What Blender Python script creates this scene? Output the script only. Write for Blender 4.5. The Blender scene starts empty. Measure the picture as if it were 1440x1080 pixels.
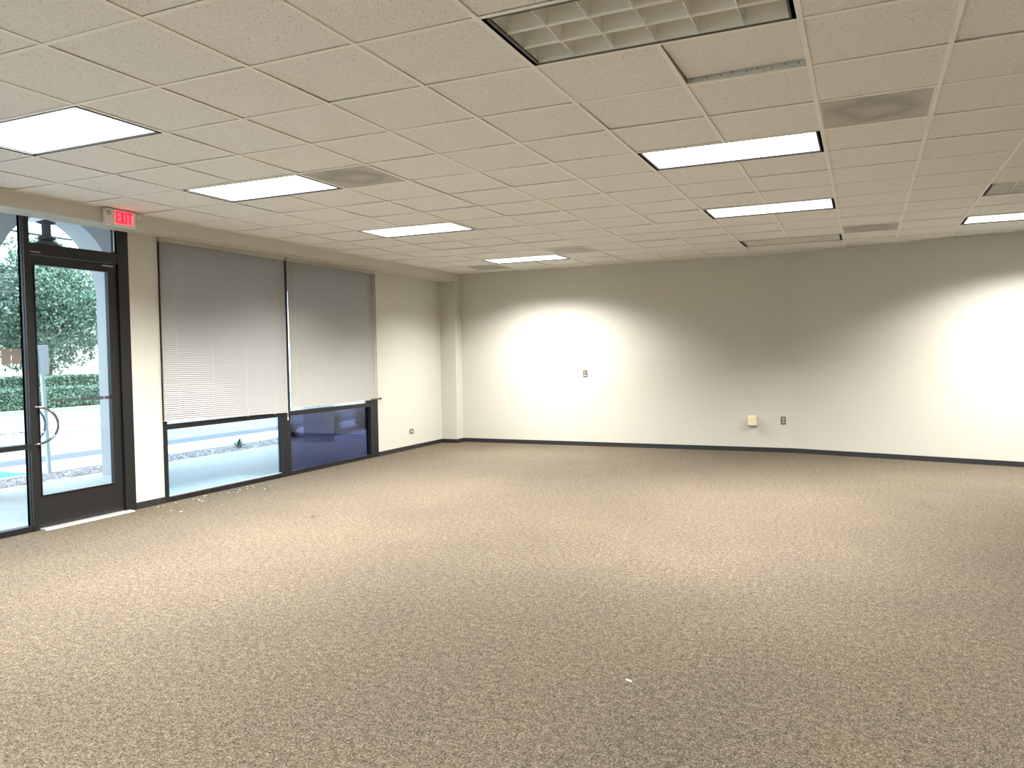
import bpy, math, random
from mathutils import Vector, Matrix
random.seed(7)
C = bpy.context.scene.collection
T = 0.6096
ZC = 2.857          # ceiling
XL, XS, YB = -6.32, -6.03, 7.08   # window wall face, soffit face, back wall

# ------------------------------------------------------------------ helpers
class MB:
    def __init__(s): s.v = []; s.f = []; s.sm = []
    def add(s, vs, fs, smooth=False):
        n = len(s.v); s.v += [tuple(v) for v in vs]
        for f in fs: s.f.append(tuple(n+i for i in f)); s.sm.append(smooth)
        return s
    def box(s, x0, x1, y0, y1, z0, z1):
        if x0 > x1: x0, x1 = x1, x0
        if y0 > y1: y0, y1 = y1, y0
        if z0 > z1: z0, z1 = z1, z0
        return s.add([(x0,y0,z0),(x1,y0,z0),(x1,y1,z0),(x0,y1,z0),(x0,y0,z1),(x1,y0,z1),(x1,y1,z1),(x0,y1,z1)],
              [(0,3,2,1),(4,5,6,7),(0,1,5,4),(1,2,6,5),(2,3,7,6),(3,0,4,7)])
    def bbox(s, x0, x1, y0, y1, z0, z1, b=0.004):
        """box with chamfered vertical/horizontal edges facing out"""
        xs = (x0, x0+b, x1-b, x1)
        v = []; 
        def ring(z, i): return [(x0+i,y0+i,z),(x1-i,y0+i,z),(x1-i,y1-i,z),(x0+i,y1-i,z)]
        # octagonal prism in plan with chamfered ends
        def oc(z, i):
            return [(x0+b+i*0,y0+i,z),(x1-b,y0+i,z),(x1-i,y0+b,z),(x1-i,y1-b,z),(x1-b,y1-i,z),(x0+b,y1-i,z),(x0+i,y1-b,z),(x0+i,y0+b,z)]
        v = oc(z0, b)+oc(z0+b, 0)+oc(z1-b, 0)+oc(z1, b)
        f = [tuple(range(7,-1,-1)), tuple(range(24,32))]
        for k in range(3):
            for i in range(8):
                j = (i+1) % 8; f.append((k*8+i, k*8+j, k*8+8+j, k*8+8+i))
        return s.add(v, f)
    def tube(s, pts, r, n=8, cap=True, smooth=True):
        pts = [Vector(p) for p in pts]; rings = []
        rr = r if isinstance(r, (list, tuple)) else [r]*len(pts)
        up = Vector((0,0,1))
        for i, p in enumerate(pts):
            d = (pts[min(i+1,len(pts)-1)]-pts[max(i-1,0)]).normalized()
            a = d.cross(up)
            if a.length < 1e-3: a = d.cross(Vector((1,0,0)))
            a.normalize(); b = d.cross(a).normalized()
            rings += [p+(a*math.cos(2*math.pi*k/n)+b*math.sin(2*math.pi*k/n))*rr[i] for k in range(n)]
        f = []
        for i in range(len(pts)-1):
            for k in range(n):
                j = (k+1) % n; f.append((i*n+k, i*n+j, (i+1)*n+j, (i+1)*n+k))
        if cap: f += [tuple(range(n)), tuple(range(len(pts)*n-1, len(pts)*n-n-1, -1))]
        return s.add(rings, f, smooth)
    def lathe(s, prof, c, n=24, axis='z'):
        vs = []; f = []
        for r, h in prof:
            for k in range(n):
                a = 2*math.pi*k/n; u, w = r*math.cos(a), r*math.sin(a)
                vs.append((c[0]+u, c[1]+w, c[2]+h) if axis == 'z' else ((c[0]+h, c[1]+u, c[2]+w) if axis == 'x' else (c[0]+u, c[1]+h, c[2]+w)))
        m = len(prof)
        for i in range(m-1):
            for k in range(n):
                j = (k+1) % n; f.append((i*n+k, i*n+j, (i+1)*n+j, (i+1)*n+k))
        f += [tuple(range(n-1,-1,-1)), tuple(range((m-1)*n, m*n))]
        return s.add(vs, f, True)
    def build(s, name, mat, parent=None, off=None):
        o0 = Vector(off) if off is not None else (parent['_o'] if parent is not None and '_o' in parent else Vector((0,0,0)))
        o0 = Vector(o0)
        me = bpy.data.meshes.new(name)
        me.from_pydata([tuple(Vector(v)-o0) for v in s.v], [], s.f)
        me.polygons.foreach_set('use_smooth', s.sm)
        me.materials.append(mat); me.validate(); me.update()
        o = bpy.data.objects.new(name, me); C.objects.link(o)
        if parent is not None:
            o.parent = parent; o['_o'] = tuple(o0)
            if '_sub' in parent: pass
        return o
def tag(o, label=None, cat=None, group=None, kind=None):
    if label: o['label'] = label
    if cat: o['category'] = cat
    if group: o['group'] = group
    if kind: o['kind'] = kind
    return o
def thing(name, loc, label, cat, group=None):
    o = bpy.data.objects.new(name, None); C.objects.link(o); o.location = loc
    o.empty_display_size = .1; o['_o'] = tuple(loc)
    return tag(o, label, cat, group)
def solo(name, mb, mat, label, cat, group=None, kind=None, origin=None):
    n = len(mb.v)
    if origin is None:
        origin = (sum(v[0] for v in mb.v)/n, sum(v[1] for v in mb.v)/n, min(v[2] for v in mb.v))
    o = mb.build(name, mat, None, origin); o.location = origin
    return tag(o, label, cat, group, kind)
def struct(name, mb, mat, parent=None):
    o = mb.build(name, mat, parent)
    if parent is None: o['kind'] = 'structure'; o['_o'] = (0.0,0.0,0.0)
    return o

# ------------------------------------------------------------------ materials
def mat(name, col, rough=.6, metal=0., spec=.5, bump=None, emit=None):
    m = bpy.data.materials.new(name); m.use_nodes = True
    nt = m.node_tree; b = nt.nodes['Principled BSDF']
    b.inputs['Base Color'].default_value = (*col, 1); b.inputs['Roughness'].default_value = rough
    b.inputs['Metallic'].default_value = metal; b.inputs['Specular IOR Level'].default_value = spec
    tc = nt.nodes.new('ShaderNodeTexCoord'); n = nt.nodes.new('ShaderNodeTexNoise')
    nt.links.new(tc.outputs['Object'], n.inputs['Vector'])
    n.inputs['Scale'].default_value = bump[0] if bump else 40.; n.inputs['Detail'].default_value = 4
    # slight procedural variation of the surface colour
    mx = nt.nodes.new('ShaderNodeMix'); mx.data_type = 'RGBA'
    v = bump[2] if bump and len(bump) > 2 else .04
    mx.inputs[6].default_value = (*[c*(1-v) for c in col], 1); mx.inputs[7].default_value = (*[min(1, c*(1+v)) for c in col], 1)
    nt.links.new(n.outputs['Fac'], mx.inputs[0]); nt.links.new(mx.outputs[2], b.inputs['Base Color'])
    if bump and bump[1] > 0:
        bp = nt.nodes.new('ShaderNodeBump'); bp.inputs['Strength'].default_value = bump[1]; bp.inputs['Distance'].default_value = .002
        nt.links.new(n.outputs['Fac'], bp.inputs['Height']); nt.links.new(bp.outputs['Normal'], b.inputs['Normal'])
    if emit:
        b.inputs['Emission Color'].default_value = (*emit[0], 1); b.inputs['Emission Strength'].default_value = emit[1]
    return m
def glass(name, tint, refl=.06):
    m = bpy.data.materials.new(name); m.use_nodes = True; nt = m.node_tree
    for n in list(nt.nodes): nt.nodes.remove(n)
    o = nt.nodes.new('ShaderNodeOutputMaterial'); t = nt.nodes.new('ShaderNodeBsdfTransparent'); g = nt.nodes.new('ShaderNodeBsdfGlossy')
    t.inputs['Color'].default_value = (*tint, 1); g.inputs['Roughness'].default_value = .02; g.inputs['Color'].default_value = (.9,.95,1,1)
    fr = nt.nodes.new('ShaderNodeLayerWeight'); fr.inputs['Blend'].default_value = .25
    mu = nt.nodes.new('ShaderNodeMath'); mu.operation = 'MULTIPLY_ADD'; mu.inputs[1].default_value = .25; mu.inputs[2].default_value = refl
    nt.links.new(fr.outputs['Fresnel'], mu.inputs[0])
    mx = nt.nodes.new('ShaderNodeMixShader'); nt.links.new(mu.outputs[0], mx.inputs[0])
    nt.links.new(t.outputs[0], mx.inputs[1]); nt.links.new(g.outputs[0], mx.inputs[2]); nt.links.new(mx.outputs[0], o.inputs[0])
    return m

def carpet_mat():
    m = mat('carpet', (.3,.25,.19), .95, spec=.1); nt = m.node_tree; L = nt.links; b = nt.nodes['Principled BSDF']
    tc = nt.nodes.new('ShaderNodeTexCoord')
    def noise(s, d=2, r=.5):
        n = nt.nodes.new('ShaderNodeTexNoise'); n.inputs['Scale'].default_value = s; n.inputs['Detail'].default_value = d; n.inputs['Roughness'].default_value = r
        L.new(tc.outputs['Object'], n.inputs['Vector']); return n
    n1 = noise(310, 2, .65); n2 = noise(95, 2, .5); n5 = noise(30, 2, .5); n3 = noise(1.1, 4, .6); n4 = noise(.33, 2)
    vo = nt.nodes.new('ShaderNodeTexVoronoi'); vo.inputs['Scale'].default_value = 190; L.new(tc.outputs['Object'], vo.inputs['Vector'])
    def math_(op, a, bb):
        k = nt.nodes.new('ShaderNodeMath'); k.operation = op
        for i, x in enumerate((a, bb)):
            if isinstance(x, (int, float)): k.inputs[i].default_value = x
            else: L.new(x, k.inputs[i])
        return k.outputs[0]
    mixv = math_('ADD', math_('ADD', math_('MULTIPLY', n1.outputs['Fac'], .6), math_('MULTIPLY', n2.outputs['Fac'], .27)), math_('MULTIPLY', n5.outputs['Fac'], .13))
    mixv = math_('ADD', mixv, math_('MULTIPLY', math_('SUBTRACT', vo.outputs['Distance'], .4), -.12))
    # woven ribs that change direction from block to block
    sp = nt.nodes.new('ShaderNodeSeparateXYZ'); L.new(tc.outputs['Object'], sp.inputs[0])
    ck = nt.nodes.new('ShaderNodeTexChecker'); ck.inputs['Scale'].default_value = 42; L.new(tc.outputs['Object'], ck.inputs['Vector'])
    wob = math_('MULTIPLY', n2.outputs['Fac'], 5.)
    sx = math_('SINE', math_('ADD', math_('MULTIPLY', sp.outputs['X'], 1150.), wob), 0)
    sy = math_('SINE', math_('ADD', math_('MULTIPLY', sp.outputs['Y'], 850.), wob), 0)
    rib = math_('ADD', math_('MULTIPLY', sx, ck.outputs['Fac']), math_('MULTIPLY', sy, math_('SUBTRACT', 1., ck.outputs['Fac'])))
    mixv = math_('ADD', mixv, math_('MULTIPLY', rib, .020))
    r = nt.nodes.new('ShaderNodeValToRGB'); L.new(mixv, r.inputs[0])
    e = r.color_ramp.elements; e[0].position = .42; e[0].color = (.034,.0275,.0205,1); e[1].position = .60; e[1].color = (.290,.250,.188,1)
    k = e.new(.5); k.color = (.113,.095,.071,1)
    # broad wear patches
    pv = math_('ADD', math_('MULTIPLY', n3.outputs['Fac'], .5), math_('MULTIPLY', n4.outputs['Fac'], .4))
    r2 = nt.nodes.new('ShaderNodeValToRGB'); L.new(pv, r2.inputs[0])
    e = r2.color_ramp.elements; e[0].position = .32; e[0].color = (.90,.89,.90,1); e[1].position = .58; e[1].color = (1.08,1.06,1.0,1)
    mx = nt.nodes.new('ShaderNodeMix'); mx.data_type = 'RGBA'; mx.blend_type = 'MULTIPLY'; mx.inputs[0].default_value = 1
    L.new(r.outputs[0], mx.inputs[6]); L.new(r2.outputs[0], mx.inputs[7]); L.new(mx.outputs[2], b.inputs['Base Color'])
    bp = nt.nodes.new('ShaderNodeBump'); bp.inputs['Strength'].default_value = .8; bp.inputs['Distance'].default_value = .004
    L.new(mixv, bp.inputs['Height']); L.new(bp.outputs['Normal'], b.inputs['Normal'])
    return m
def tile_mat():
    m = mat('acoustic_tile', (.6,.57,.52), .95, spec=.1); nt = m.node_tree; L = nt.links; b = nt.nodes['Principled BSDF']
    tc = nt.nodes.new('ShaderNodeTexCoord')
    n = nt.nodes.new('ShaderNodeTexNoise'); n.inputs['Scale'].default_value = 155; n.inputs['Detail'].default_value = 1
    mp = nt.nodes.new('ShaderNodeMapping'); mp.inputs['Scale'].default_value = (1,.55,1); L.new(tc.outputs['Object'], mp.inputs[0]); L.new(mp.outputs[0], n.inputs['Vector'])
    r = nt.nodes.new('ShaderNodeValToRGB'); L.new(n.outputs['Fac'], r.inputs[0])
    e = r.color_ramp.elements; e[0].position = .27; e[0].color = (.45,.42,.38,1); e[1].position = .33; e[1].color = (1,1,1,1)
    n2 = nt.nodes.new('ShaderNodeTexNoise'); n2.inputs['Scale'].default_value = 260; L.new(tc.outputs['Object'], n2.inputs['Vector'])
    r2 = nt.nodes.new('ShaderNodeValToRGB'); L.new(n2.outputs['Fac'], r2.inputs[0])
    e = r2.color_ramp.elements; e[0].position = .3; e[0].color = (.80,.79,.78,1); e[1].position = .6; e[1].color = (1.04,1.04,1.04,1)
    n3 = nt.nodes.new('ShaderNodeTexNoise'); n3.inputs['Scale'].default_value = .9; n3.inputs['Detail'].default_value = 1; L.new(tc.outputs['Object'], n3.inputs['Vector'])
    r3 = nt.nodes.new('ShaderNodeValToRGB'); L.new(n3.outputs['Fac'], r3.inputs[0])
    e = r3.color_ramp.elements; e[0].position = .35; e[0].color = (.855,.85,.85,1); e[1].position = .65; e[1].color = (.85,.855,.835,1)
    a = nt.nodes.new('ShaderNodeMix'); a.data_type = 'RGBA'; a.blend_type = 'MULTIPLY'; a.inputs[0].default_value = 1
    L.new(r3.outputs[0], a.inputs[6]); L.new(r.outputs[0], a.inputs[7])
    c = nt.nodes.new('ShaderNodeMix'); c.data_type = 'RGBA'; c.blend_type = 'MULTIPLY'; c.inputs[0].default_value = 1
    L.new(a.outputs[2], c.inputs[6]); L.new(r2.outputs[0], c.inputs[7]); L.new(c.outputs[2], b.inputs['Base Color'])
    bp = nt.nodes.new('ShaderNodeBump'); bp.inputs['Strength'].default_value = .5; bp.inputs['Distance'].default_value = .003
    L.new(r.outputs[0], bp.inputs['Height']); L.new(bp.outputs['Normal'], b.inputs['Normal'])
    return m
def vent_mat():
    m = mat('perforated_grille', (.36,.35,.33), .6, metal=.2); nt = m.node_tree; L = nt.links; b = nt.nodes['Principled BSDF']
    tc = nt.nodes.new('ShaderNodeTexCoord')
    n = nt.nodes.new('ShaderNodeTexNoise'); n.inputs['Scale'].default_value = 5; n.inputs['Detail'].default_value = 3; L.new(tc.outputs['Object'], n.inputs['Vector'])
    # dust rings: distance from centre warped by noise
    ln = nt.nodes.new('ShaderNodeVectorMath'); ln.operation = 'LENGTH'; L.new(tc.outputs['Object'], ln.inputs[0])
    ad = nt.nodes.new('ShaderNodeMath'); ad.operation = 'MULTIPLY_ADD'; ad.inputs[1].default_value = .34; L.new(n.outputs['Fac'], ad.inputs[0]); L.new(ln.outputs['Value'], ad.inputs[2])
    r = nt.nodes.new('ShaderNodeValToRGB'); L.new(ad.outputs[0], r.inputs[0])
    e = r.color_ramp.elements; e[0].position = .20; e[0].color = (.50,.48,.46,1); e[1].position = .46; e[1].color = (.52,.50,.47,1)
    k = e.new(.26); k.color = (.48,.46,.44,1); k = e.new(.35); k.color = (.36,.35,.335,1)
    vo = nt.nodes.new('ShaderNodeTexVoronoi'); vo.inputs['Scale'].default_value = 150; L.new(tc.outputs['Object'], vo.inputs['Vector'])
    r2 = nt.nodes.new('ShaderNodeValToRGB'); L.new(vo.outputs['Distance'], r2.inputs[0])
    e = r2.color_ramp.elements; e[0].position = .25; e[0].color = (.72,.72,.72,1); e[1].position = .35; e[1].color = (1,1,1,1)
    a = nt.nodes.new('ShaderNodeMix'); a.data_type = 'RGBA'; a.blend_type = 'MULTIPLY'; a.inputs[0].default_value = 1
    L.new(r.outputs[0], a.inputs[6]); L.new(r2.outputs[0], a.inputs[7]); L.new(a.outputs[2], b.inputs['Base Color'])
    return m

M = dict(
 wall=mat('wall_paint', (.56,.548,.49), .7, spec=.3, bump=(120,.15,.02)),
 pier=mat('pier_paint', (.56,.548,.49), .7, spec=.3, bump=(120,.15,.02)),
 base=mat('black_rubber', (.022,.021,.022), .45, bump=(60,.1,.1)),
 carpet=carpet_mat(), tile=tile_mat(), vent=vent_mat(),
 tee=mat('grid_paint', (.88,.87,.82), .5, bump=(30,.0,.05)),
 frame=mat('dark_anodised_frame', (.013,.013,.014), .40, metal=.2, bump=(30,.05,.15)),
 lframe=mat('black_light_frame', (.02,.02,.02), .4),
 white=mat('white_plastic', (.72,.70,.66), .45),
 cream=mat('cream_plastic', (.80,.71,.50), .4),
 brown=mat('brown_plastic', (.15,.13,.105), .4),
 grey=mat('grey_socket', (.42,.38,.34), .5),
 alu=mat('aluminium', (.78,.76,.72), .35, metal=.6),
 chrome=mat('chrome', (.40,.40,.42), .12, metal=1.),
 louver=mat('satin_louver', (.84,.84,.80), .35, metal=.25, bump=(20,0,.03)),
 pan=mat('white_enamel', (.85,.85,.82), .4),
 tubem=mat('unlit_tube', (.82,.82,.79), .25),
 galv=mat('galvanised_steel', (.66,.68,.66), .45, metal=.5, bump=(60,.3,.25)),
 hole=mat('dark_hole', (.01,.01,.01), .9),
 slat=mat('blind_slat', (.45,.44,.43), .45, bump=(15,0,.02)),
 slat_lit=mat('blind_slat_warm_light', (.44,.43,.395), .45, bump=(15,0,.02)),  # same slats, with the yellower light on this blind put into the colour
 cord=mat('blind_cord', (.60,.56,.45), .7),
 lamp=mat('lit_diffuser', (.9,.9,.9), .5, emit=((1,.98,.94), 2.6)),
 bulb=mat('lamp_reflector', (.45,.44,.42), .25, metal=.5),
 exitp=mat('exit_panel', (.6,.1,.1), .4, emit=((1,.10,.14), 1.5)),
 exitl=mat('exit_letters', (.6,.02,.03), .4, emit=((1,.004,.02), 2.4)),
 green=mat('indicator', (.8,.7,.6), .4, emit=((1,.8,.6), 2.)),
 gl=glass('clear_tinted_glass', (.90,.975,1.0), .02), gd=glass('dark_blue_film_glass', (.29,.32,.45), .05), gb=glass('blue_film_glass', (.84,.95,1.0), .03),
 segment=mat('black_segment', (.05,.055,.065), .5), notice=mat('brown_card', (.16,.14,.12), .8),
 conc=mat('concrete', (.52,.52,.50), .9, bump=(9,.3,.10)), asph=mat('pale_asphalt', (.175,.185,.19), .95, bump=(25,.3,.12)),
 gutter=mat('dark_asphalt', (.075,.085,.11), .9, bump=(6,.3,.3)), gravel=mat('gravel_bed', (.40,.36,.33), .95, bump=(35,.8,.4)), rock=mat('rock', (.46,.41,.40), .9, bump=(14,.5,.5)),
 stucco=mat('stucco', (.46,.46,.47), .9, bump=(60,.3,.05)), soff=mat('arcade_ceiling_paint', (.70,.69,.72), .9),
 blue=mat('blue_road_paint', (.03,.42,.50), .7), sign=mat('sign_back', (.55,.57,.62), .5, metal=.3), pole=mat('galvanised_post', (.55,.62,.62), .5, metal=.3),
 leafa=mat('leaf_green', (.125,.215,.15), .6, bump=(1.3,0,.6)), leafb=mat('leaf_dark', (.075,.13,.095), .6, bump=(1.5,0,.5)), leafc=mat('hedge_leaf', (.13,.22,.15), .6, bump=(2,0,.4)),
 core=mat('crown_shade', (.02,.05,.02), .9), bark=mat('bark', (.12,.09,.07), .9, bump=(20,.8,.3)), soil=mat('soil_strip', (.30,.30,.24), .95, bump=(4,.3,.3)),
 lantern=mat('lantern_metal', (.045,.045,.055), .5, metal=.4), house=mat('pale_render', (.75,.72,.64), .9), roofm=mat('shingle', (.35,.33,.33), .9, bump=(8,.3,.2)),
 paper=mat('paper_scrap', (.85,.84,.80), .8), crumb=mat('dry_crumb', (.68,.60,.48), .9), dark=mat('dark_speck', (.04,.035,.03), .9),
 slab=mat('roof_slab', (.25,.25,.25), .9), cable=mat('cable', (.03,.03,.03), .7), scuff=mat('scuff', (.50,.485,.44), .8),
)

# ------------------------------------------------------------------ shell
YN, XR = -9.2, 6.6
def bend_y(x): return YB if x <= -.7 else YB-(x+.7)*.245
struct('floor', MB().box(XL-.18, XR+.2, YN-.2, YB+.2, -.12, 0), M['carpet'])
# window wall with openings for storefront, window and added unseen bays
W0, W1 = 1.045, 4.935      # window opening
D0, D1 = -1.62, .695       # sidelite + door opening
ZT = 2.755
xo = XL-.16
w = MB()
w.box(xo, XL, YN, -8.4, 0, 3.3).box(xo, XL, -2.0, D0, 0, 3.3).box(xo, XL, -8.4, -2.0, ZT, 3.3).box(xo, XL, D1, W0, 0, 3.3).box(xo, XL, W1, 7.3, 0, 3.3)
w.box(xo, XL, D0, D1, ZT, 3.3).box(xo, XL, W0, W1, ZT, 3.3)
wl = struct('wall_left', w, M['wall'])
struct('trim_1', MB().box(XL, XS, YN, YB+.05, 2.722, 3.2), M['wall'])        # soffit
struct('trim_2', MB().box(XL-.02, XS, 6.85, YB+.05, 0, 2.72), M['pier'])      # corner pier
b = MB(); b.box(XL-.1, -.7, YB, YB+.15, 0, 3.3)
wback = struct('wall_back', b, M['wall'])
x2 = XR+.2; y2 = bend_y(x2); nx, ny = .245, 1.
b = MB().add([(-.7,YB,0),(x2,y2,0),(x2,y2+.15,0),(-.7,YB+.15,0),(-.7,YB,3.3),(x2,y2,3.3),(x2,y2+.15,3.3),(-.7,YB+.15,3.3)],
             [(0,3,2,1),(4,5,6,7),(0,1,5,4),(1,2,6,5),(2,3,7,6),(3,0,4,7)])
struct('wall_back_right', b, M['wall'])
struct('wall_right', MB().box(XR, XR+.15, YN, YB, 0, 3.3), M['wall'])
struct('wall_front', MB().box(XL-.16, XR+.15, YN-.15, YN, 0, 3.3), M['wall'])
struct('roof_slab', MB().box(XL-.16, XR+.2, YN-.2, YB+.2, 3.3, 3.4), M['slab'])
# baseboards
hb, tb = .066, .008
struct('baseboard_left', MB().box(XL, XL+tb, D1+.0, W0, 0, hb).box(XL, XL+tb, W1, 6.85, 0, hb).box(XL, XL+tb, -2.0, D0, 0, hb)
       .box(XL, XS+tb, 6.85-tb, 6.85, 0, hb).box(XS, XS+tb, 6.85, YB, 0, hb), M['base'])
struct('baseboard_back', MB().box(XS, -.7, YB-tb, YB, 0, hb)
       .add([(-.7,YB,0),(x2,y2,0),(x2,y2-tb,0),(-.7,YB-tb,0),(-.7,YB,hb),(x2,y2,hb),(x2,y2-tb,hb),(-.7,YB-tb,hb)],
            [(0,1,2,3),(7,6,5,4),(3,2,6,7),(0,4,5,1)]), M['base'])
struct('baseboard_right', MB().box(XR-tb, XR, YN, 5.3, 0, hb), M['base'])

# ------------------------------------------------------------------ ceiling
FRONT = [(-8,-3,1),(-8,0,1),(-8,4,1),(-8,9,1),(-2,-3,0),(-2,1,1),(-2,5,1),(-2,9,0),(2,5,0),(2,8,1)]
FILL_BEHIND = [(-8,-8,1),(-8,-13,1),(-2,-8,1),(-2,-13,1),(4,-4,1),(4,-9,1)]     # unseen fixtures added behind the camera to brighten the ceiling
LIGHTS = FRONT+FILL_BEHIND
VENTS = [(-6,0),(0,0),(0,8),(-6,8),(-9,10)]
skip = set()
for j, i, on in LIGHTS: skip |= {(j,i),(j+1,i)}
for v in VENTS: skip.add(v)
SLIP = (-1,-2); skip.add(SLIP)
tl = MB(); rnd = random.Random(3)
for j in range(-10, 11):
    for i in range(-15, 12):
        if (j, i) in skip: continue
        x0, x1, y0, y1 = j*T, (j+1)*T, i*T, (i+1)*T
        if j == -10: x0 = XS-.05
        g = .0108; dx, dy = rnd.uniform(-.002,.002), rnd.uniform(-.0025,.0035)
        x0 += g+dx; x1 -= g-dx; y0 += g+dy; y1 -= g-dy
        if rnd.random() < .4: y1 -= .0015
        z = [ZC+.0025+max(0, rnd.gauss(.001,.002)) for _ in range(4)]
        if rnd.random() < .08: z[2] += .003; z[3] += .003
        zz = ZC+.024
        tl.add([(x0,y0,z[0]),(x1,y0,z[1]),(x1,y1,z[2]),(x0,y1,z[3]),(x0,y0,zz),(x1,y0,zz),(x1,y1,zz),(x0,y1,zz)],
               [(0,3,2,1),(4,5,6,7),(0,1,5,4),(1,2,6,5),(2,3,7,6),(3,0,4,7)])
ceil = struct('ceiling', tl, M['tile'])
def inside(j, i, along):   # tee omitted inside a two-cell fixture
    return any(i == b and j == a+1 for a, b, _ in LIGHTS)
g = MB()
for j in range(-9, 11):
    run = None
    for i in range(-15, 13):
        ok = i < 12 and not inside(j, i, 0)
        if ok and run is None: run = i
        if not ok and run is not None:
            x = j*T; g.box(x-.012, x+.012, run*T, i*T, ZC-.0015, ZC+.001); g.box(x-.001, x+.001, run*T, i*T, ZC, ZC+.038); run = None
for i in range(-15, 12):
    y = i*T
    g.box(XS, XR, y-.012, y+.012, ZC-.001, ZC+.0012); g.box(XS, XR, y-.001, y+.001, ZC, ZC+.038)
g.box(XS, XS+.022, YN, YB, ZC-.0016, ZC+.0008)
g.box(XS, -.7, YB-.022, YB, ZC-.0016, ZC+.0008)
g.add([(-.7,YB,ZC-.0016),(x2,y2,ZC-.0016),(x2,y2-.022,ZC-.0016),(-.7,YB-.022,ZC-.0016)], [(0,1,2,3)])
g.build('ceiling_grid', M['tee'], ceil)

# slipped tile with exposed steel web of the tee behind it
j, i = SLIP; x0, x1, y0, y1 = j*T+.013, (j+1)*T-.013, i*T+.012, (i+1)*T-.02
zs = (ZC+.008, ZC+.014, ZC+.034, ZC+.028)
m = MB().add([(x0,y0,zs[0]),(x1,y0,zs[1]),(x1,y1,zs[2]),(x0,y1,zs[3])]+[(a,b_,c+.018) for (a,b_),c in zip(((x0,y0),(x1,y0),(x1,y1),(x0,y1)), zs)],
     [(0,3,2,1),(4,5,6,7),(0,1,5,4),(1,2,6,5),(2,3,7,6),(3,0,4,7)])
solo('ceiling_tile', m, M['tile'], 'loose square ceiling tile sitting raised in its grid opening behind the large unlit light', 'ceiling tile')
yw = (i+1)*T-.0125
t = thing('grid_runner', ((x0+x1)/2, yw, ZC), 'bare galvanised steel runner with holes showing beside the loose ceiling tile', 'metal strip')
MB().box(x0, x1, yw, yw+.002, ZC+.001, ZC+.038).box(x0,x1,yw-.012,yw,ZC+.001,ZC+.0022).build('steel_web', M['galv'], t)
for k in range(9):
    h = MB(); xx = x0+.03+k*.066+rnd.uniform(-.01,.01); h.lathe([(.0035,-.001),(.0035,0)], (xx, yw, ZC+.024+rnd.uniform(-.004,.006)), 8, 'y')
    h.build('punched_hole', M['hole'], t)

# ------------------------------------------------------------------ lights
def fixture_parts(root, on):
    W, D = 2*T, T
    # local coordinates, centred on the fixture, z=0 at the ceiling plane
    fr = MB(); e = .013; f = .016
    a, b_ = W/2-e, D/2-e
    fr.box(-a, -a+.03, -b_, b_, -.001, .009).box(a-.026, a, -b_, b_, -.001, .009)
    fr.box(-a, a, -b_, -b_+f, -.001, .05).box(-a, a, b_-f, b_, -.001, .05).box(-a, -a+f, -b_, b_, -.001, .05).box(a-f, a, -b_, b_, -.001, .05)
    o = fr.build('trim_frame', M['lframe'], root); 
    h = MB(); h.box(-a, a, -b_, b_, .128, .135).box(-a+.001,-a+.012,-b_,b_,.05,.128).box(a-.012,a-.001,-b_,b_,.05,.128).box(-a,a,-b_+.001,-b_+.012,.05,.128).box(-a,a,b_-.012,b_-.001,.05,.128)
    h.build('housing', M['pan'], root)
    if on:
        MB().box(-a+f, a-f, -b_+f, b_-f, .010, .016).build('diffuser', M['lamp'], root)
    else:
        lv = MB(); ia, ib = a-f-.003, b_-f-.003; H = .075; n = 6
        def blade(p0, p1, ax, half=False):
            # parabolic V blade: thin at the bottom, thick at the top
            vs = []; fs = []; nn = 7
            for k in range(nn):
                q = k/(nn-1); tck = .0013+.008*q*q; z = .004+H*q
                for s_ in (-1, 1):
                    for p in (p0, p1):
                        vs.append((p[0]+(s_*tck if ax == 'y' else 0), p[1]+(s_*tck if ax == 'x' else 0), z))
            for k in range(nn-1):
                a_ = k*4; fs += [(a_, a_+1, a_+5, a_+4), (a_+2, a_+6, a_+7, a_+3)]
            fs += [(0,2,3,1)]
            lv.add(vs, fs, True)
        for k in range(n+1):
            x = -ia+2*ia*k/n; blade((x,-ib),(x,ib),'y')
        for k in range(4):
            y = -ib+2*ib*k/3; blade((-ia,y),(ia,y),'x')
        lv.box(-ia-.004, ia+.004, -ib-.004, -ib+.003, .002, .01).box(-ia-.004, ia+.004, ib-.003, ib+.004, .002, .01).box(-ia-.004,-ia+.003,-ib,ib,.002,.01).box(ia-.003,ia+.004,-ib,ib,.002,.01)
        lv.build('louver', M['louver'], root)
        for y in (-.18, 0, .18):
            MB().tube([(-a+.03,y,.105),(a-.03,y,.105)], .0125, 10).build('tube', M['tubem'], root)
LAB = {(-8,-3):'big lit ceiling light panel at the left photo edge, above the exit door',
 (-8,0):'lit ceiling light panel whose end touches the square grey vent, left side',
 (-8,4):'lit ceiling light panel in the left row, touching no vent, above the blinds',
 (-8,9):'small lit ceiling light panel farthest back in the left row, over the corner pier',
 (-2,-3):'large unlit ceiling light with silver louver cells nearest the camera',
 (-2,1):'largest lit ceiling light of the middle row, just left of the grey vent panel',
 (-2,5):'lit ceiling light of the middle row between a larger lit one and an unlit one',
 (-2,9):'small unlit louvered ceiling light of the middle row close to the back wall',
 (2,5):'unlit ceiling light with bright louvers cut by the right photo edge',
 (2,8):'lit ceiling light at the right photo edge close to the back wall'}
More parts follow.
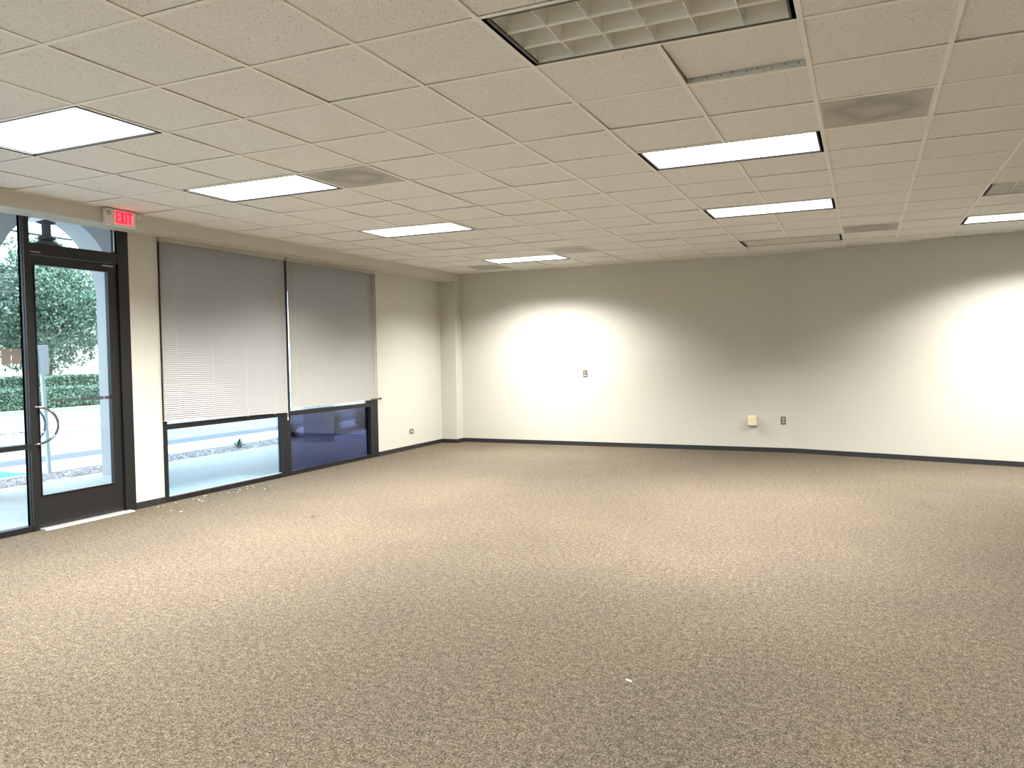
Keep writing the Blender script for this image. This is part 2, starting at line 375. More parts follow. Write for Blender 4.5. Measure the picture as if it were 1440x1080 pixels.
for (j, i, on) in LIGHTS:
    cx, cy = (j+1)*T, (i+.5)*T
    r = thing('ceiling_light', (0,0,0), LAB.get((j,i),'added lit ceiling light panel, out of view behind the camera'), 'ceiling light')
    if (j,i,on) in FILL_BEHIND: r['group'] = 'added lit ceiling lights, out of view behind the camera'
    fixture_parts(r, on); r.location = (cx, cy, ZC)
    if on:
        ld = bpy.data.lights.new('troffer_lamp', 'AREA'); ld.shape = 'RECTANGLE'; ld.size = 1.14; ld.size_y = .52
        ld.energy = 176.; ld.color = (1,.972,.925); ld.spread = math.radians(135)
        lo = bpy.data.objects.new('troffer_lamp', ld); C.objects.link(lo); lo.location = (0,0,.004); lo.parent = r

# vents
VL = {(-6,0):'square grey ceiling vent touching the end of a lit panel on the left',
 (0,0):'large grey dust-marked ceiling vent panel nearest the camera on the right',
 (0,8):'small grey ceiling vent beside the far unlit light near the back wall',
 (-6,8):'small grey ceiling vent just behind the farthest lit panel of the left row',
 (-9,10):'grey ceiling vent in the back left corner against the wall'}
for (j, i) in VENTS:
    c = ((j+.5)*T, (i+.5)*T, ZC)
    r = thing('ceiling_vent', c, VL[(j,i)], 'vent'); a = T/2-.0125
    ox, oy, oz = c
    MB().box(ox-a, ox+a, oy-a, oy+a, oz+.002, oz+.008).build('perforated_face', M['vent'], r)
    MB().box(ox-a,ox+a,oy-a,oy-a+.008,oz,oz+.012).box(ox-a,ox+a,oy+a-.008,oy+a,oz,oz+.012).box(ox-a,ox-a+.008,oy-a,oy+a,oz,oz+.012).box(ox+a-.008,ox+a,oy-a,oy+a,oz,oz+.012).build('vent_frame', M['galv'], r)

# ------------------------------------------------------------------ storefront (sidelite, door, transom)
xf0, xf1 = XL-.078, XL+.004
st = bpy.data.objects.new('window_1', None); C.objects.link(st); st['kind'] = 'structure'; st['_o'] = (0.,0.,0.)
f = MB()
f.box(xf0, xf1, -.350, -.300, 0, ZT)                    # mullion
f.box(xf0, XL-.052, -.350, -.292, 0, ZT).box(XL-.03, XL-.02, -.353, -.349, .052, ZT)
f.box(xf0, xf1, D0, D0+.06, 0, ZT)
f.box(xf0, xf1, .578, D1, 0, ZT)                        # jamb
f.box(xf0, xf1-.002, -.300, .578, 2.405, 2.505)         # header
f.box(xf0, xf1-.004, D0, D1, ZT-.012, ZT)             # head
f.box(xf0, xf1-.006, D0, -.350, 0, .052)                # sill under sidelite
f.box(xf0, xf1-.002, D0, -.350, .718, .762)             # rail
f.box(XL-.07, XL-.02, .565, .58, 2.5, ZT)
f.build('window_frame', M['frame'], st)
gx = XL-.052
MB().box(gx, gx+.006, D0+.06, -.350, .052, .72).build('lower_pane', M['gl'], st)
MB().box(gx, gx+.006, D0+.06, -.350, .76, ZT-.01).build('upper_pane', M['gl'], st)
MB().box(gx, gx+.006, -.300, .578, 2.505, ZT-.01).build('transom_pane', M['gl'], st)
MB().box(XL-.03, XL-.02, .560, .566, 2.52, ZT-.012).build('glazing_bead', M['alu'], st)
n_ = thing('paper_notice', (gx+.01, -.46, 1.455), 'brown card in two halves fixed to the sidelite glass left of the door', 'notice')
MB().box(gx+.0065, gx+.009, -.545, -.468, 1.452, 1.588).box(gx+.0065, gx+.009, -.457, -.382, 1.456, 1.590).build('card', M['notice'], n_)

dr = bpy.data.objects.new('door_1', None); C.objects.link(dr); dr['kind'] = 'structure'; dr['_o'] = (0.,0.,0.)
dx0, dx1 = XL-.062, XL-.018
d = MB()
d.box(dx0, dx1, -.298, -.258, .014, 2.4).box(dx0, dx1, .478, .574, .014, 2.4)
d.box(dx0, dx1-.001, -.258, .478, .014, .293).box(dx0, dx1-.001, -.258, .478, 2.318, 2.4)
d.build('door_frame', M['frame'], dr)
MB().box(dx0+.02, dx0+.026, -.258, .478, .293, 2.318).build('door_pane', M['gl'], dr)
b = MB(); b.box(dx1-.002, dx1+.008, -.258, -.251, .293, 2.318).box(dx1-.002, dx1+.008, .471, .478, .293, 2.318).box(dx1-.002, dx1+.008, -.258, .478, .293, .300)
b.build('glazing_bead', M['frame'], dr)
def pull(x_off, sgn):
    pts = []
    for k in range(25):
        a = -math.pi/2+math.pi*k/24
        pts.append((x_off+sgn*.0+sgn*.055*math.sin(math.pi*k/24)**.5, -.312+.185*math.cos(a), .918+.163*math.sin(a)))
    q = MB(); q.tube([(x_off-sgn*.02, pts[0][1], pts[0][2])]+pts+[(x_off-sgn*.02, pts[-1][1], pts[-1][2])], .0105, 10)
    return q
tag(pull(dx1+.01, 1).build('pull_handle', M['chrome'], dr), 'chrome half-round pull handle on the room side')
tag(pull(dx0-.01, -1).build('pull_handle', M['chrome'], dr), 'chrome half-round pull handle on the outer side')
MB().box(XL-.02, XL-.002, .42, .53, 2.372, 2.378).box(XL-.02,XL+.003,-.29,-.2,2.425,2.429).build('closer_arm', M['alu'], dr)
s = MB(); y = -.135
for wd in (.045,.085,.042,.12,.155,.10,.09):
    s.box(dx0+.0262, dx0+.0272, y, y+wd-.010, 1.108, 1.137); y += wd
s.build('dark_segments', M['segment'], dr)  # row of thin dark segments on the door glass
th = MB(); th.add([(XL-.09,-.29,0),(XL+.075,-.29,0),(XL+.075,.62,0),(XL-.09,.62,0),(XL-.09,-.29,.013),(XL+.055,-.29,.013),(XL+.055,.62,.013),(XL-.09,.62,.013)],
    [(0,3,2,1),(4,5,6,7),(0,1,5,4),(1,2,6,5),(2,3,7,6),(3,0,4,7)])
struct('trim_3', th, M['alu'])

# ------------------------------------------------------------------ window 2
wn = bpy.data.objects.new('window_2', None); C.objects.link(wn); wn['kind'] = 'structure'; wn['_o'] = (0.,0.,0.)
f = MB(); wx1 = XL+.003
f.box(xf0, wx1, W0, W0+.055, 0, ZT).box(xf0, wx1, 2.86, 3.0, 0, ZT).box(xf0, wx1, 4.745, W1, 0, ZT)
f.box(xf0, wx1-.002, W0, W1, 0, .052).box(xf0, wx1-.002, W0, W1, .752, .808).box(xf0, wx1-.002, W0, W1, ZT-.03, ZT)
f.build('window_frame', M['frame'], wn)
for nm, y0, y1, z0, z1, mm in (('lower_pane', W0+.055, 2.86, .052, .752, 'gb'), ('lower_pane', 3.0, 4.745, .052, .752, 'gd'), ('upper_pane', W0+.055, 2.86, .808, ZT-.03, 'gl'), ('upper_pane', 3.0, 4.745, .808, ZT-.03, 'gl')):
    o = MB().box(gx, gx+.006, y0, y1, z0, z1).build(nm, M[mm], wn)
    if mm == 'gd': o['label'] = 'dark blue tinted pane'
bd = MB().box(gx+.006, gx+.016, W0+.055, 2.86, .052, .06).box(gx+.006, gx+.016, W0+.055, W0+.062, .052, .752)
bd.build('glazing_bead', M['alu'], wn)

w3 = bpy.data.objects.new('added_window_3', None); C.objects.link(w3); w3['kind'] = 'structure'; w3['_o'] = (0.,0.,0.)  # unseen window bays added behind the camera to let more daylight in
f = MB()
for y in (-8.4,-6.3,-4.2,-2.06): f.box(xf0, XL+.003, y, y+.06, 0, ZT)
f.box(xf0, XL+.001, -8.4, -2.0, 0, .052).box(xf0, XL+.001, -8.4, -2.0, .752, .808).box(xf0, XL+.001, -8.4, -2.0, ZT-.03, ZT)
f.build('window_frame', M['frame'], w3)
for y in (-8.34,-6.24,-4.14): MB().box(gx, gx+.006, y, y+2.08, .05, ZT-.02).build('pane', M['gl'], w3)
# ------------------------------------------------------------------ blinds
def blind(y0, y1, zb0, zb1, m_, cords, label, wand_y, left_slip=0.):
    xb = XL+.024
    r = thing('venetian_blind', (xb, (y0+y1)/2, zb0), label, 'blind', None)
    zt = 2.70; pitch = .0215
    n = int((zt-.03-max(zb0, zb1))/pitch)
    s = MB(); hw = .0180; tilt = math.radians(50)
    for k in range(n):
        q = k/(n-1)
        za = zt-.035-(zt-.035-(zb0+.014))*q; zc = zt-.035-(zt-.035-(zb1+.014))*q
        vs = []; yy0 = y0+left_slip*q
        jit = rnd.uniform(-.03,.03)
        for e in range(5):
            u = -1+2*e/4; bow = .003*(1-u*u)
            dx = u*hw*math.cos(tilt+jit)+bow*math.sin(tilt); dz = -u*hw*math.sin(tilt+jit)+bow*math.cos(tilt)
            vs += [(xb+dx, yy0, za+dz), (xb+dx, y1, zc+dz)]
        s.add(vs, [(2*e, 2*e+1, 2*e+3, 2*e+2) for e in range(4)], True)
    s.build('slats', M[m_], r)
    MB().bbox(xb-.018, xb+.018, y0, y1, zt-.022, zt+.0215, .002).build('headrail', M[m_], r)
    b = MB(); yy0 = y0+left_slip
    b.add([(xb-.012,yy0,zb0-.004),(xb+.013,yy0,zb0-.004),(xb+.013,y1,zb1-.004),(xb-.012,y1,zb1-.004),(xb-.012,yy0,zb0+.008),(xb+.013,yy0,zb0+.008),(xb+.013,y1,zb1+.008),(xb-.012,y1,zb1+.008)],
       [(0,3,2,1),(4,5,6,7),(0,1,5,4),(1,2,6,5),(2,3,7,6),(3,0,4,7)])
    b.build('bottom_rail', M[m_], r)
    for c in cords:
        zb = zb0+(zb1-zb0)*(c-y0)/(y1-y0)
        q = MB(); q.tube([(xb+.0145, c, zt-.02), (xb+.0145, c, zb-.004)], .0018, 5); q.tube([(xb+.0145, c, zb+.0), (xb+.0145, c, zb-.014)], [.004,.006], 8)
        q.build('ladder_cord', M['cord'], r)
    return r, xb, zt
rb, xb, zt = blind(1.046, 2.925, .846, .802, 'slat', (1.225, 1.71, 2.225, 2.68), 'wide closed grey venetian blind on the window nearer the door', 2.8)
q = MB(); q.tube([(xb+.02, 2.845, zt-.02), (xb+.024, 2.875, 1.6), (xb+.022, 2.905, .73)], .0022, 6); q.build('pull_cord', M['cord'], rb)
q = MB(); q.lathe([(.003,.02),(.006,.016),(.010,-.012),(.004,-.016)][::-1], (xb+.022, 2.905, .72), 12); q.build('cord_tassel', M['white'], rb)
q = MB(); q.tube([(xb+.02, 2.76, zt-.02), (xb+.022, 2.76, 2.07)], .003, 6); q.tube([(xb+.022,2.76,2.07),(xb+.022,2.88,2.07)], .004, 6); q.build('tilt_wand', M['cord'], rb)
rb, xb, zt = blind(2.965, 4.885, .853, .853, 'slat_lit', (3.10, 3.60, 4.13, 4.64), 'narrower-looking closed blind beyond the mullion, over the dark lower pane', 4.8, .045)
q = MB(); q.tube([(xb+.02, 3.03, 2.0), (xb+.022, 3.05, 1.35)], .0022, 6); q.build('pull_cord', M['cord'], rb)
q = MB(); q.tube([(xb+.02, 4.82, zt-.02), (xb+.024, 4.83, .87)], .0035, 6); q.tube([(xb+.016, 4.65, 1.455),(xb+.022, 4.90, 1.447)], .004, 6)
q.build('tilt_wand', M['cord'], rb)
q = MB(); q.tube([(xb+.014, 4.72, .862), (xb+.02, 4.93, .858)], .010, 10); q.tube([(xb+.02, 4.93, .858),(xb+.02, 4.96, .858)], .017, 12); q.build('end_bracket', M['brown'], rb)

# ------------------------------------------------------------------ exit sign
ex = thing('exit_sign', (XS, .35, 2.70), 'lit red EXIT sign with two small emergency lamps above the door', 'exit sign')
MB().bbox(XS, XS+.055, .195, .515, 2.703, 2.852, .006).build('case', M['white'], ex)
px = XS+.0555
pn = MB().box(px, px+.004, .285, .474, 2.722, 2.842).build('lit_panel', M['exitp'], ex)
L = MB(); lx0, lx1 = px+.0045, px+.0065
zb, ztp = 2.727, 2.837
def poly(pts): 
    n = len(pts); L.add([(lx0,a,b_) for a,b_ in pts]+[(lx1,a,b_) for a,b_ in pts], [tuple(range(n-1,-1,-1)), tuple(range(n,2*n))]+[(k,(k+1)%n,n+(k+1)%n,n+k) for k in range(n)])
H = ztp-zb
y = .290; sw = .015                                         # E
poly([(y,zb),(y+sw,zb),(y+sw,ztp),(y,ztp)])
for z0 in (zb, zb+H/2-.009, ztp-.018): poly([(y+sw,z0),(y+.040,z0),(y+.040,z0+.018),(y+sw,z0+.018)])
y = .335; wd = .050                                         # X
poly([(y,zb),(y+.018,zb),(y+wd,ztp),(y+wd-.018,ztp)]); poly([(y+wd-.018,zb),(y+wd,zb),(y+.018,ztp),(y,ztp)])
y = .390; poly([(y,zb),(y+.017,zb),(y+.017,ztp),(y,ztp)])   # I
y = .412; wd = .055                                         # T
poly([(y,ztp-.019),(y+wd,ztp-.019),(y+wd,ztp),(y,ztp)]); poly([(y+wd/2-.0085,zb),(y+wd/2+.0085,zb),(y+wd/2+.0085,ztp-.019),(y+wd/2-.0085,ztp-.019)])
L.build('exit_lettering', M['exitl'], ex)
for (yy, zz, ax) in ((.208, 2.806, 'x'), (.522, 2.812, 'y')):
    q = MB()
    if ax == 'x': q.lathe([(.012,-.0),(.03,.012),(.034,.04),(.034,.052),(.027,.052),(.022,.044)], (XS+.03, yy-.004, zz), 20, 'x')
    else: q.lathe([(.010,0),(.020,.012),(.026,.030),(.026,.036),(.02,.036),(.016,.030)], (XS+.035, yy, zz), 20, 'y')
    h_ = q.build('lamp_head', M['white'], ex)
    q = MB()
    if ax == 'x': q.lathe([(.022,.046),(.014,.049),(.004,.050)], (XS+.03, yy-.004, zz), 16, 'x')
    else: q.lathe([(.016,.0305),(.008,.033)], (XS+.035, yy, zz), 16, 'y')
    q.build('reflector', M['bulb'], h_)
MB().lathe([(.002,0),(.003,.002),(.002,.004)], (XS+.056, .226, 2.708), 8, 'x').build('indicator_lamp', M['green'], ex)

# ------------------------------------------------------------------ wall plates and box
def plate(nm, cx, cz, w_, h_, label, kind):
    r = thing(nm, (cx, YB-.001, cz-h_/2), label, 'outlet' if kind == 'duplex' else 'switch')
    y = YB-.006
    MB().bbox(cx-w_/2, cx+w_/2, y, YB, cz-h_/2, cz+h_/2, .002).build('cover_plate', M['brown'], r)
    if kind == 'duplex':
        for dz in (-.021, .021):
            s_ = MB().bbox(cx-.016, cx+.016, y-.003, y+.001, cz+dz-.014, cz+dz+.014, .002).build('socket', M['grey'], r)
            MB().box(cx-.007,cx-.005,y-.0035,y-.003,cz+dz-.006,cz+dz+.006).box(cx+.005,cx+.007,y-.0035,y-.003,cz+dz-.006,cz+dz+.006).build('slots', M['hole'], s_)
    else:
        MB().bbox(cx-.006, cx+.006, y-.012, y+.001, cz+.004, cz+.024, .002).build('toggle', M['white'], r)
        MB().box(cx-.022, cx+.022, y-.002, y+.001, cz-.034, cz-.024).build('lower_tab', M['white'], r)
    return r
plate('wall_switch', -3.82, 1.155, .072, .112, 'small brown switch plate high on the bright patch of back wall', 'switch')
plate('wall_outlet', -.825, .461, .070, .112, 'brown outlet plate with grey sockets near the wall bend, beside the cream box', 'duplex')
t = thing('wall_box', (-1.245, YB, .375), 'cream plastic box mounted low on the back wall, left of the outlet', 'wall box')
MB().bbox(-1.310, -1.185, YB-.085, YB-.012, .382, .530, .012).build('box_cover', M['cream'], t)
MB().bbox(-1.30, -1.195, YB-.013, YB, .376, .522, .004).build('back_plate', M['brown'], t)
MB().tube([(-1.247, YB-.086, .43),(-1.247, YB-.088, .43)], .005, 10).box(-1.285,-1.21,YB-.0862,YB-.085,.452,.455).build('cover_seam', M['crumb'], t)
t = thing('wall_outlet', (XL, 5.862, .25), 'small dark brown square outlet low on the window wall near the corner pier', 'outlet')
MB().box(XL, XL+.006, 5.805, 5.918, .248, .322).build('cover_plate', M['brown'], t)
MB().box(XL+.006, XL+.009, 5.832, 5.89, .268, .302).build('socket', M['grey'], t)

# scuffs on the back wall paint
for k, (cx, z0, z1, w_) in enumerate(((-3.66,.50,.80,.008), (-.915,.22,.31,.012))):
    o = MB().box(cx-w_/2, cx+w_/2, YB-.0006, YB, z0, z1).build('scuff_mark', M['scuff'], wback)
    tag(o, ('long faint vertical scuff on the wall under the switch plate', 'short faint scuff on the wall just below the outlet')[k])

# ------------------------------------------------------------------ debris on the carpet
def scrap(x, y, l, w_, a, m_, label, nm='paper_scrap', group=None, cat='scrap'):
    q = MB(); ca, sa = math.cos(a), math.sin(a); n = 7; vs = []
    for k in range(n):
        u = -l/2+l*k/(n-1); hz = .002+.004*math.sin(k*1.3+x*7)**2
        for s_ in (-1, 1):
            v = s_*w_/2*(1-.5*abs(u)/(l/2)); vs.append((x+u*ca-v*sa, y+u*sa+v*ca, hz+.001*s_))
    vs += [(p[0], p[1], p[2]+.0012) for p in vs]; m2 = 2*n
    fs = [(2*k,2*k+1,2*k+3,2*k+2) for k in range(n-1)]+[(m2+2*k,m2+2*k+2,m2+2*k+3,m2+2*k+1) for k in range(n-1)]
    fs += [(2*k,2*k+2,m2+2*k+2,m2+2*k) for k in range(n-1)]+[(2*k+1,m2+2*k+1,m2+2*k+3,2*k+3) for k in range(n-1)]
    q.add(vs, fs); return solo(nm, q, M[m_], label, cat, group)
scrap(-.71, -1.45, .032, .010, -.5, 'paper', 'tiny white paper scrap alone on the open carpet near the camera')
scrap(-4.40, 1.0, .05, .03, .3, 'dark', 'small dark crumb on the carpet out in front of the wide blind', 'dark_crumb', cat='crumb')
scrap(-5.78, .75, .022, .018, .9, 'paper', 'white fleck on the carpet beside the door threshold corner')
scrap(-4.0, 3.8, .03, .02, .3, 'dark', 'dark speck alone on the carpet in front of the dark lower pane', 'dark_crumb', cat='crumb')
for k in range(26):
    y = rnd.uniform(.75, 2.3); x = XL+.06+abs(rnd.gauss(0,.16))
    scrap(x, y, rnd.uniform(.008,.022), rnd.uniform(.006,.014), rnd.uniform(0,3), 'crumb', 'one of the pale crumbs scattered on the carpet along the window sill', 'crumb', 'pale crumbs on the carpet along the window sill', 'crumb')

# ------------------------------------------------------------------ outside
struct('walkway', MB().box(-9.0, XL-.16, -9, 24, -.12, -.004), M['conc'])
struct('gravel_strip', MB().box(-9.75, -9.0, -9, 24, -.14, -.02), M['gravel'])
struct('kerb', MB().box(-10.9, -9.75, -9, 24, -.14, -.01), M['conc'])
struct('road', MB().box(-24.0, -10.9, -30, 60, -.3, -.13), M['asph'])
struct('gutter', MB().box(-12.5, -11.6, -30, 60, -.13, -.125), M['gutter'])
struct('road_median', MB().box(-17.5, -16.4, -30, 60, -.14, -.06), M['gravel'])
struct('far_ground', MB().box(-70, -24.0, -40, 90, -.3, -.04), M['soil'])
struct('pavement_paint', MB().box(-10.75, -9.9, -.8, 2.05, -.011, -.0085), M['blue'])
# rocks (uncountable)
rk = MB(); rr = random.Random(5)
def rock(x, y, z, s_):
    vs = []; 
    for a in range(3):
        for k in range(6):
            th_ = k*math.pi/3+a*.5; rad = s_*(1, 1.05, .55)[a]*rr.uniform(.7,1.2)
            vs.append((x+rad*math.cos(th_), y+rad*math.sin(th_), z+s_*(0,.45,.9)[a]*rr.uniform(.8,1.1)))
    fs = []
    for a in range(2):
        for k in range(6): j_ = (k+1)%6; fs.append((a*6+k, a*6+j_, a*6+6+j_, a*6+6+k))
    fs.append(tuple(range(12,18))); rk.add(vs, fs)
for k in range(1700):
    rock(rr.uniform(-9.72,-9.03), rr.uniform(-1,9.5), -.03, rr.uniform(.012,.04))
for k in range(700):
    rock(rr.uniform(-17.4,-16.5), rr.uniform(4,13), -.07, rr.uniform(.04,.12))
solo('rocks', rk, M['rock'], 'loose rocks covering the strip between walkway and parking', 'rocks', kind='stuff')
# arcade
ac = MB(); xa, xb_ = -8.80, -8.42
bays = [(-2.94,.32,1.9,.9),(.68,2.27,2.2,1.0),(2.63,6.29,1.9,1.25),(6.65,10.3,1.9,1.25)]
def arch(y):
    for a, b_, zs_, ri in bays:
        if a <= y <= b_:
            t_ = (y-(a+b_)/2)/((b_-a)/2); return zs_+ri*math.sqrt(max(0,1-t_*t_))
    return 1.9
ys = []
for a, b_, _, _ in bays:
    ys += [(a+b_)/2-(b_-a)/2*math.cos(math.pi*k/40) for k in range(41)]
for y0, y1 in zip(ys[:-1], ys[1:]):
    if y1-y0 > .3 or any(abs(y0-b_[1]) < 1e-6 for b_ in bays):
        z0 = z1 = 1.9 if y0 > 2.3 or y0 < .5 else 1.9
    else: z0, z1 = arch(y0), arch(y1)
    ac.add([(xa,y0,z0),(xa,y1,z1),(xb_,y1,z1),(xb_,y0,z0),(xa,y0,3.6),(xa,y1,3.6),(xb_,y1,3.6),(xb_,y0,3.6)], [(0,1,2,3),(3,2,6,7),(1,0,4,5),(4,7,6,5)])
# column infill up to the springing
struct('arcade_wall', ac, M['stucco'])
for a, b_ in ((-3.3,-2.94),(.32,.68),(2.27,2.63),(6.29,6.65),(10.3,10.66)):
    q = MB().box(xa-.003, xb_+.003, a-.003, b_+.003, -.004, 2.25)
    struct('arcade_column', q, M['stucco'])
struct('arcade_ceiling', MB().box(-9.2, XL-.16, -9, 24, 3.215, 3.6), M['soff'])
# lantern
lt = thing('hanging_lantern', (-7.6, .77, 2.45), 'dark metal bell lantern hanging outside above the door', 'lantern')
MB().tube([(-7.6,.77,3.215),(-7.6,.77,2.95)], .012, 10).build('hanging_rod', M['lantern'], lt)
MB().lathe([(.012,.19),(.03,.18),(.090,.160),(.090,.150),(.045,.135),(.045,.02),(.088,-.01),(.090,-.022),(.055,-.03)][::-1], (-7.6,.77,2.78), 24).build('flanged_neck', M['lantern'], lt)
MB().lathe([(.05,.02),(.10,-.01),(.15,-.07),(.172,-.14),(.165,-.20),(.10,-.25),(.02,-.26)][::-1], (-7.6,.77,2.735), 24).build('bell_shade', M['lantern'], lt)
# sign post
sp = thing('sign_post', (-9.7, 2.17, -.02), 'grey metal post with the blank back of a small sign, outside the door', 'sign')
q = MB(); q.add([(-9.70+a, 2.17+b_+dy, z) for z, dy in ((-.02,0),(1.62,-.055)) for a, b_ in ((-.02,-.022),(.02,-.022),(.02,.022),(-.02,.022))],
     [(0,3,2,1),(4,5,6,7),(0,1,5,4),(1,2,6,5),(2,3,7,6),(3,0,4,7)])
q.build('post', M['pole'], sp)
q = MB(); pts = []
cy, cz, hw, hh, rad = 2.112, 1.505, .128, .2, .03
for (sx, sz, a0) in ((1,1,0),(-1,1,90),(-1,-1,180),(1,-1,270)):
    for k in range(5):
        a = math.radians(a0+k*22.5); pts.append((cy+sx*(hw-rad)+rad*math.cos(a), cz+sz*(hh-rad)+rad*math.sin(a)))
n = len(pts)
q.add([(-9.724,a,b_) for a,b_ in pts]+[(-9.721,a,b_) for a,b_ in pts], [tuple(range(n-1,-1,-1)), tuple(range(n,2*n))]+[(k,(k+1)%n,n+(k+1)%n,n+k) for k in range(n)])
q.build('sign_panel', M['sign'], sp)
MB().tube([(-9.678,2.115,1.62),(-9.676,2.115,1.62)], .008, 8).build('bolt', M['galv'], sp)
MB().tube([(-9.678,2.12,1.40),(-9.676,2.12,1.40)], .008, 8).build('bolt', M['galv'], sp)

# foliage
def leaf(mb, p, s_, rg, nrm=None):
    a = Vector((rg.gauss(0,1),rg.gauss(0,1),rg.gauss(0,1))).normalized(); b_ = a.cross(Vector((rg.gauss(0,1),rg.gauss(0,1),rg.gauss(0,1)))).normalized()
    p = Vector(p); c_ = a.cross(b_)*.15*s_
    mb.add([p-a*s_, p-b_*s_*.5+c_, p+a*s_, p+b_*s_*.5+c_], [(0,1,2,3)])
def tree(x, y, h, rx, ry, rz, seed, m_, label, n=7000):
    rg = random.Random(seed)
    r = thing('tree', (x, y, -.04), label, 'tree')
    tr = MB(); tr.tube([(x,y,-.04),(x+.1,y+.1,h*.35),(x,y+.05,h*.7)], [.22,.17,.09], 10)
    for k in range(5):
        a = k*1.3+seed; tr.tube([(x+.08,y+.08,h*(.3+.05*k)),(x+rx*.3*math.cos(a),y+ry*.3*math.sin(a),h*.6),(x+rx*.6*math.cos(a),y+ry*.6*math.sin(a),h*.8)], [.09,.06,.03], 7)
    tr.build('trunk', M['bark'], r)
    cl = []
    for k in range(64):
        while True:
            u, v, w_ = (rg.uniform(-1,1) for _ in range(3))
            if u*u+v*v+w_*w_ < 1: break
        cl.append((x+u*rx*.85, y+v*ry*.85, h-rz+w_*rz*.85 if True else 0, rg.uniform(.28,.45)*min(rx,rz)))
    mb = MB()
    for k in range(n):
        c = rg.choice(cl); d_ = Vector((rg.gauss(0,1),rg.gauss(0,1),rg.gauss(0,1))).normalized()*c[3]*rg.uniform(.75,1.05)
        leaf(mb, (c[0]+d_.x, c[1]+d_.y, c[2]+d_.z), rg.uniform(.05,.11), rg)
    mb.build('foliage', M[m_], r)
tree(-27.9, 11.1, 6.0, 2.2, 2.15, 2.35, 1, 'leafb', 'large dark leafy tree beyond the hedge, seen through the sidelite', 20000)
tree(-29.9, 16.3, 6.3, 2.2, 2.65, 2.55, 2, 'leafa', 'large bright green leafy tree beyond the hedge, seen through the door glass', 26000)
tree(-37.5, 21.5, 7.1, 3.2, 3.0, 2.8, 3, 'leafa', 'tree farthest back, mostly behind the arcade column beyond the road', 8000)
tree(-36.5, 14.2, 7.2, 3.2, 3.6, 3.0, 4, 'leafb', 'tall dark tree behind the two front trees beyond the hedge', 12000)
def hedge(x0, x1, y0, y1, h, m_, seed, label, n):
    rg = random.Random(seed); r = thing('hedge', ((x0+x1)/2,(y0+y1)/2,-.04), label, 'hedge')
    MB().box(x0+.08, x1-.08, y0, y1, -.04, h-.07).build('shade_core', M['core'], r)  # solid dark core, the hedge's inner shade put into its colour
    mb = MB()
    for k in range(n):
        if rg.random() < .45: p = (rg.uniform(x0,x1), rg.uniform(y0,y1), h-.05+rg.gauss(0,.02))
        else: p = (x1-.05+rg.gauss(0,.03), rg.uniform(y0,y1), rg.uniform(0,h-.03))
        leaf(mb, p, rg.uniform(.04,.08), rg)
    mb.build('foliage', M[m_], r)
hedge(-25.4,-24.5, 8, 20, .66, 'leafc', 1, 'low clipped hedge nearer the road, front one of two', 9000)
hedge(-27.4,-26.6, 9, 21, 1.02, 'leafa', 2, 'taller loose hedge behind the clipped front hedge', 7000)
def shrub(x, y, n, h, seed, label, m_='leafb'):
    rg = random.Random(seed); mb = MB()
    for k in range(n):
        a = rg.uniform(0, 6.28); e = rg.uniform(.1, 1.25); l = h*rg.uniform(.6,1.1)
        d_ = Vector((math.cos(a)*math.cos(e), math.sin(a)*math.cos(e), math.sin(e))); sd = Vector((-math.sin(a), math.cos(a), 0))*.012
        p0 = Vector((x,y,-.02)); p1 = p0+d_*l*.55+Vector((0,0,.03)); p2 = p0+d_*l+Vector((0,0,-.08*l*math.cos(e)))
        mb.add([p0-sd*.5, p0+sd*.5, p1+sd*1.6, p1-sd*1.6, p2], [(0,1,2,3),(3,2,4)])
    solo('shrub', mb, M[m_], label, 'shrub', origin=(x,y,-.02))
shrub(-9.38, 7.75, 260, .62, 1, 'spiky dark shrub right of the column, seen through the dark pane')
shrub(-9.35, 8.95, 220, .62, 2, 'spiky dark shrub at the far right of the dark pane')
shrub(-9.66, 6.93, 120, .36, 3, 'leafy shrub just left of the column behind the window mullion')
shrub(-9.42, 5.35, 24, .22, 4, 'tiny sprig growing in the rock strip outside the bright lower pane')
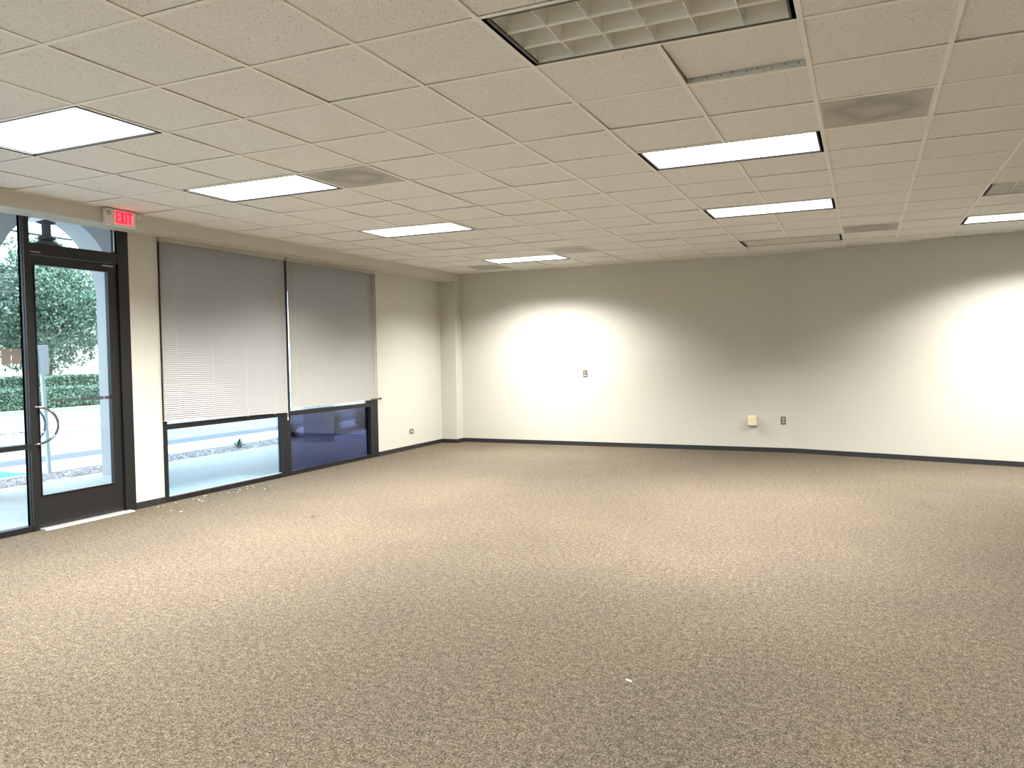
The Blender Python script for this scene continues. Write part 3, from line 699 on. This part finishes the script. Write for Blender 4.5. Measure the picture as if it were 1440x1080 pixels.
# building beyond the trees
hs = thing('house', (-44, 24, -.04), 'pale single-storey house showing under the tree crowns', 'house')
MB().box(-48,-44,10,34,-.04,2.9).build('walls', M['house'], hs)
MB().add([(-43.4,9.4,2.9),(-43.4,34.6,2.9),(-48.6,34.6,2.9),(-48.6,9.4,2.9),(-46,9.4,4.3),(-46,34.6,4.3)], [(0,1,5,4),(2,3,4,5),(0,4,3),(1,2,5),(0,3,2,1)]).build('roof', M['roofm'], hs)
solo('overhead_cable', MB().tube([(-20,6,4.98),(-20,10,4.90),(-20,14,4.98)], .03, 6), M['cable'], 'thin dark cable crossing the sky seen through the transom', 'cable')

# ------------------------------------------------------------------ daylight
wd = bpy.data.worlds.new('World'); bpy.context.scene.world = wd; wd.use_nodes = True
bg = wd.node_tree.nodes['Background']
sky = wd.node_tree.nodes.new('ShaderNodeTexSky'); sky.sky_type = 'HOSEK_WILKIE' if False else 'PREETHAM'; sky.turbidity = 8; sky.sun_direction = Vector((.25,.45,.85)).normalized()
hz = wd.node_tree.nodes.new('ShaderNodeMix'); hz.data_type = 'RGBA'; hz.inputs[0].default_value = .8; hz.inputs[7].default_value = (.80,.86,1.0,1)
wd.node_tree.links.new(sky.outputs[0], hz.inputs[6]); wd.node_tree.links.new(hz.outputs[2], bg.inputs[0]); bg.inputs[1].default_value = 5.0
sl = bpy.data.lights.new('sun', 'SUN'); sl.energy = 8.0; sl.angle = .02; sl.color = (1,.97,.9)
so = bpy.data.objects.new('sun', sl); C.objects.link(so); so.rotation_euler = Vector((-.25,-.30,-.9)).to_track_quat('-Z','Y').to_euler()
# direction of travel: sun stands high over the building, slightly behind it

# ------------------------------------------------------------------ camera
yaw, pit, rol = -0.4237, -0.0360, -0.0164
cam = bpy.data.cameras.new('camera'); co = bpy.data.objects.new('camera', cam); C.objects.link(co)
fwd = Vector((math.sin(yaw)*math.cos(pit), math.cos(yaw)*math.cos(pit), math.sin(pit)))
r = Vector((math.cos(yaw), -math.sin(yaw), 0)); u = r.cross(fwd)
R_ = r*math.cos(rol)+u*math.sin(rol); U_ = -r*math.sin(rol)+u*math.cos(rol)
co.matrix_world = Matrix.Translation((.2499,-4.7903,1.4574)) @ Matrix((R_, U_, -fwd)).transposed().to_4x4()
cam.sensor_width = 36; cam.lens = 1102.05/1440*36; cam.clip_start = .05; cam.clip_end = 300
bpy.context.scene.camera = co
for o in bpy.data.objects:
    if '_o' in o: del o['_o']
vs = bpy.context.scene.view_settings
vs.view_transform = 'Standard'; vs.look = 'None'; vs.gamma = 1; vs.use_curve_mapping = False; vs.exposure = 0.0
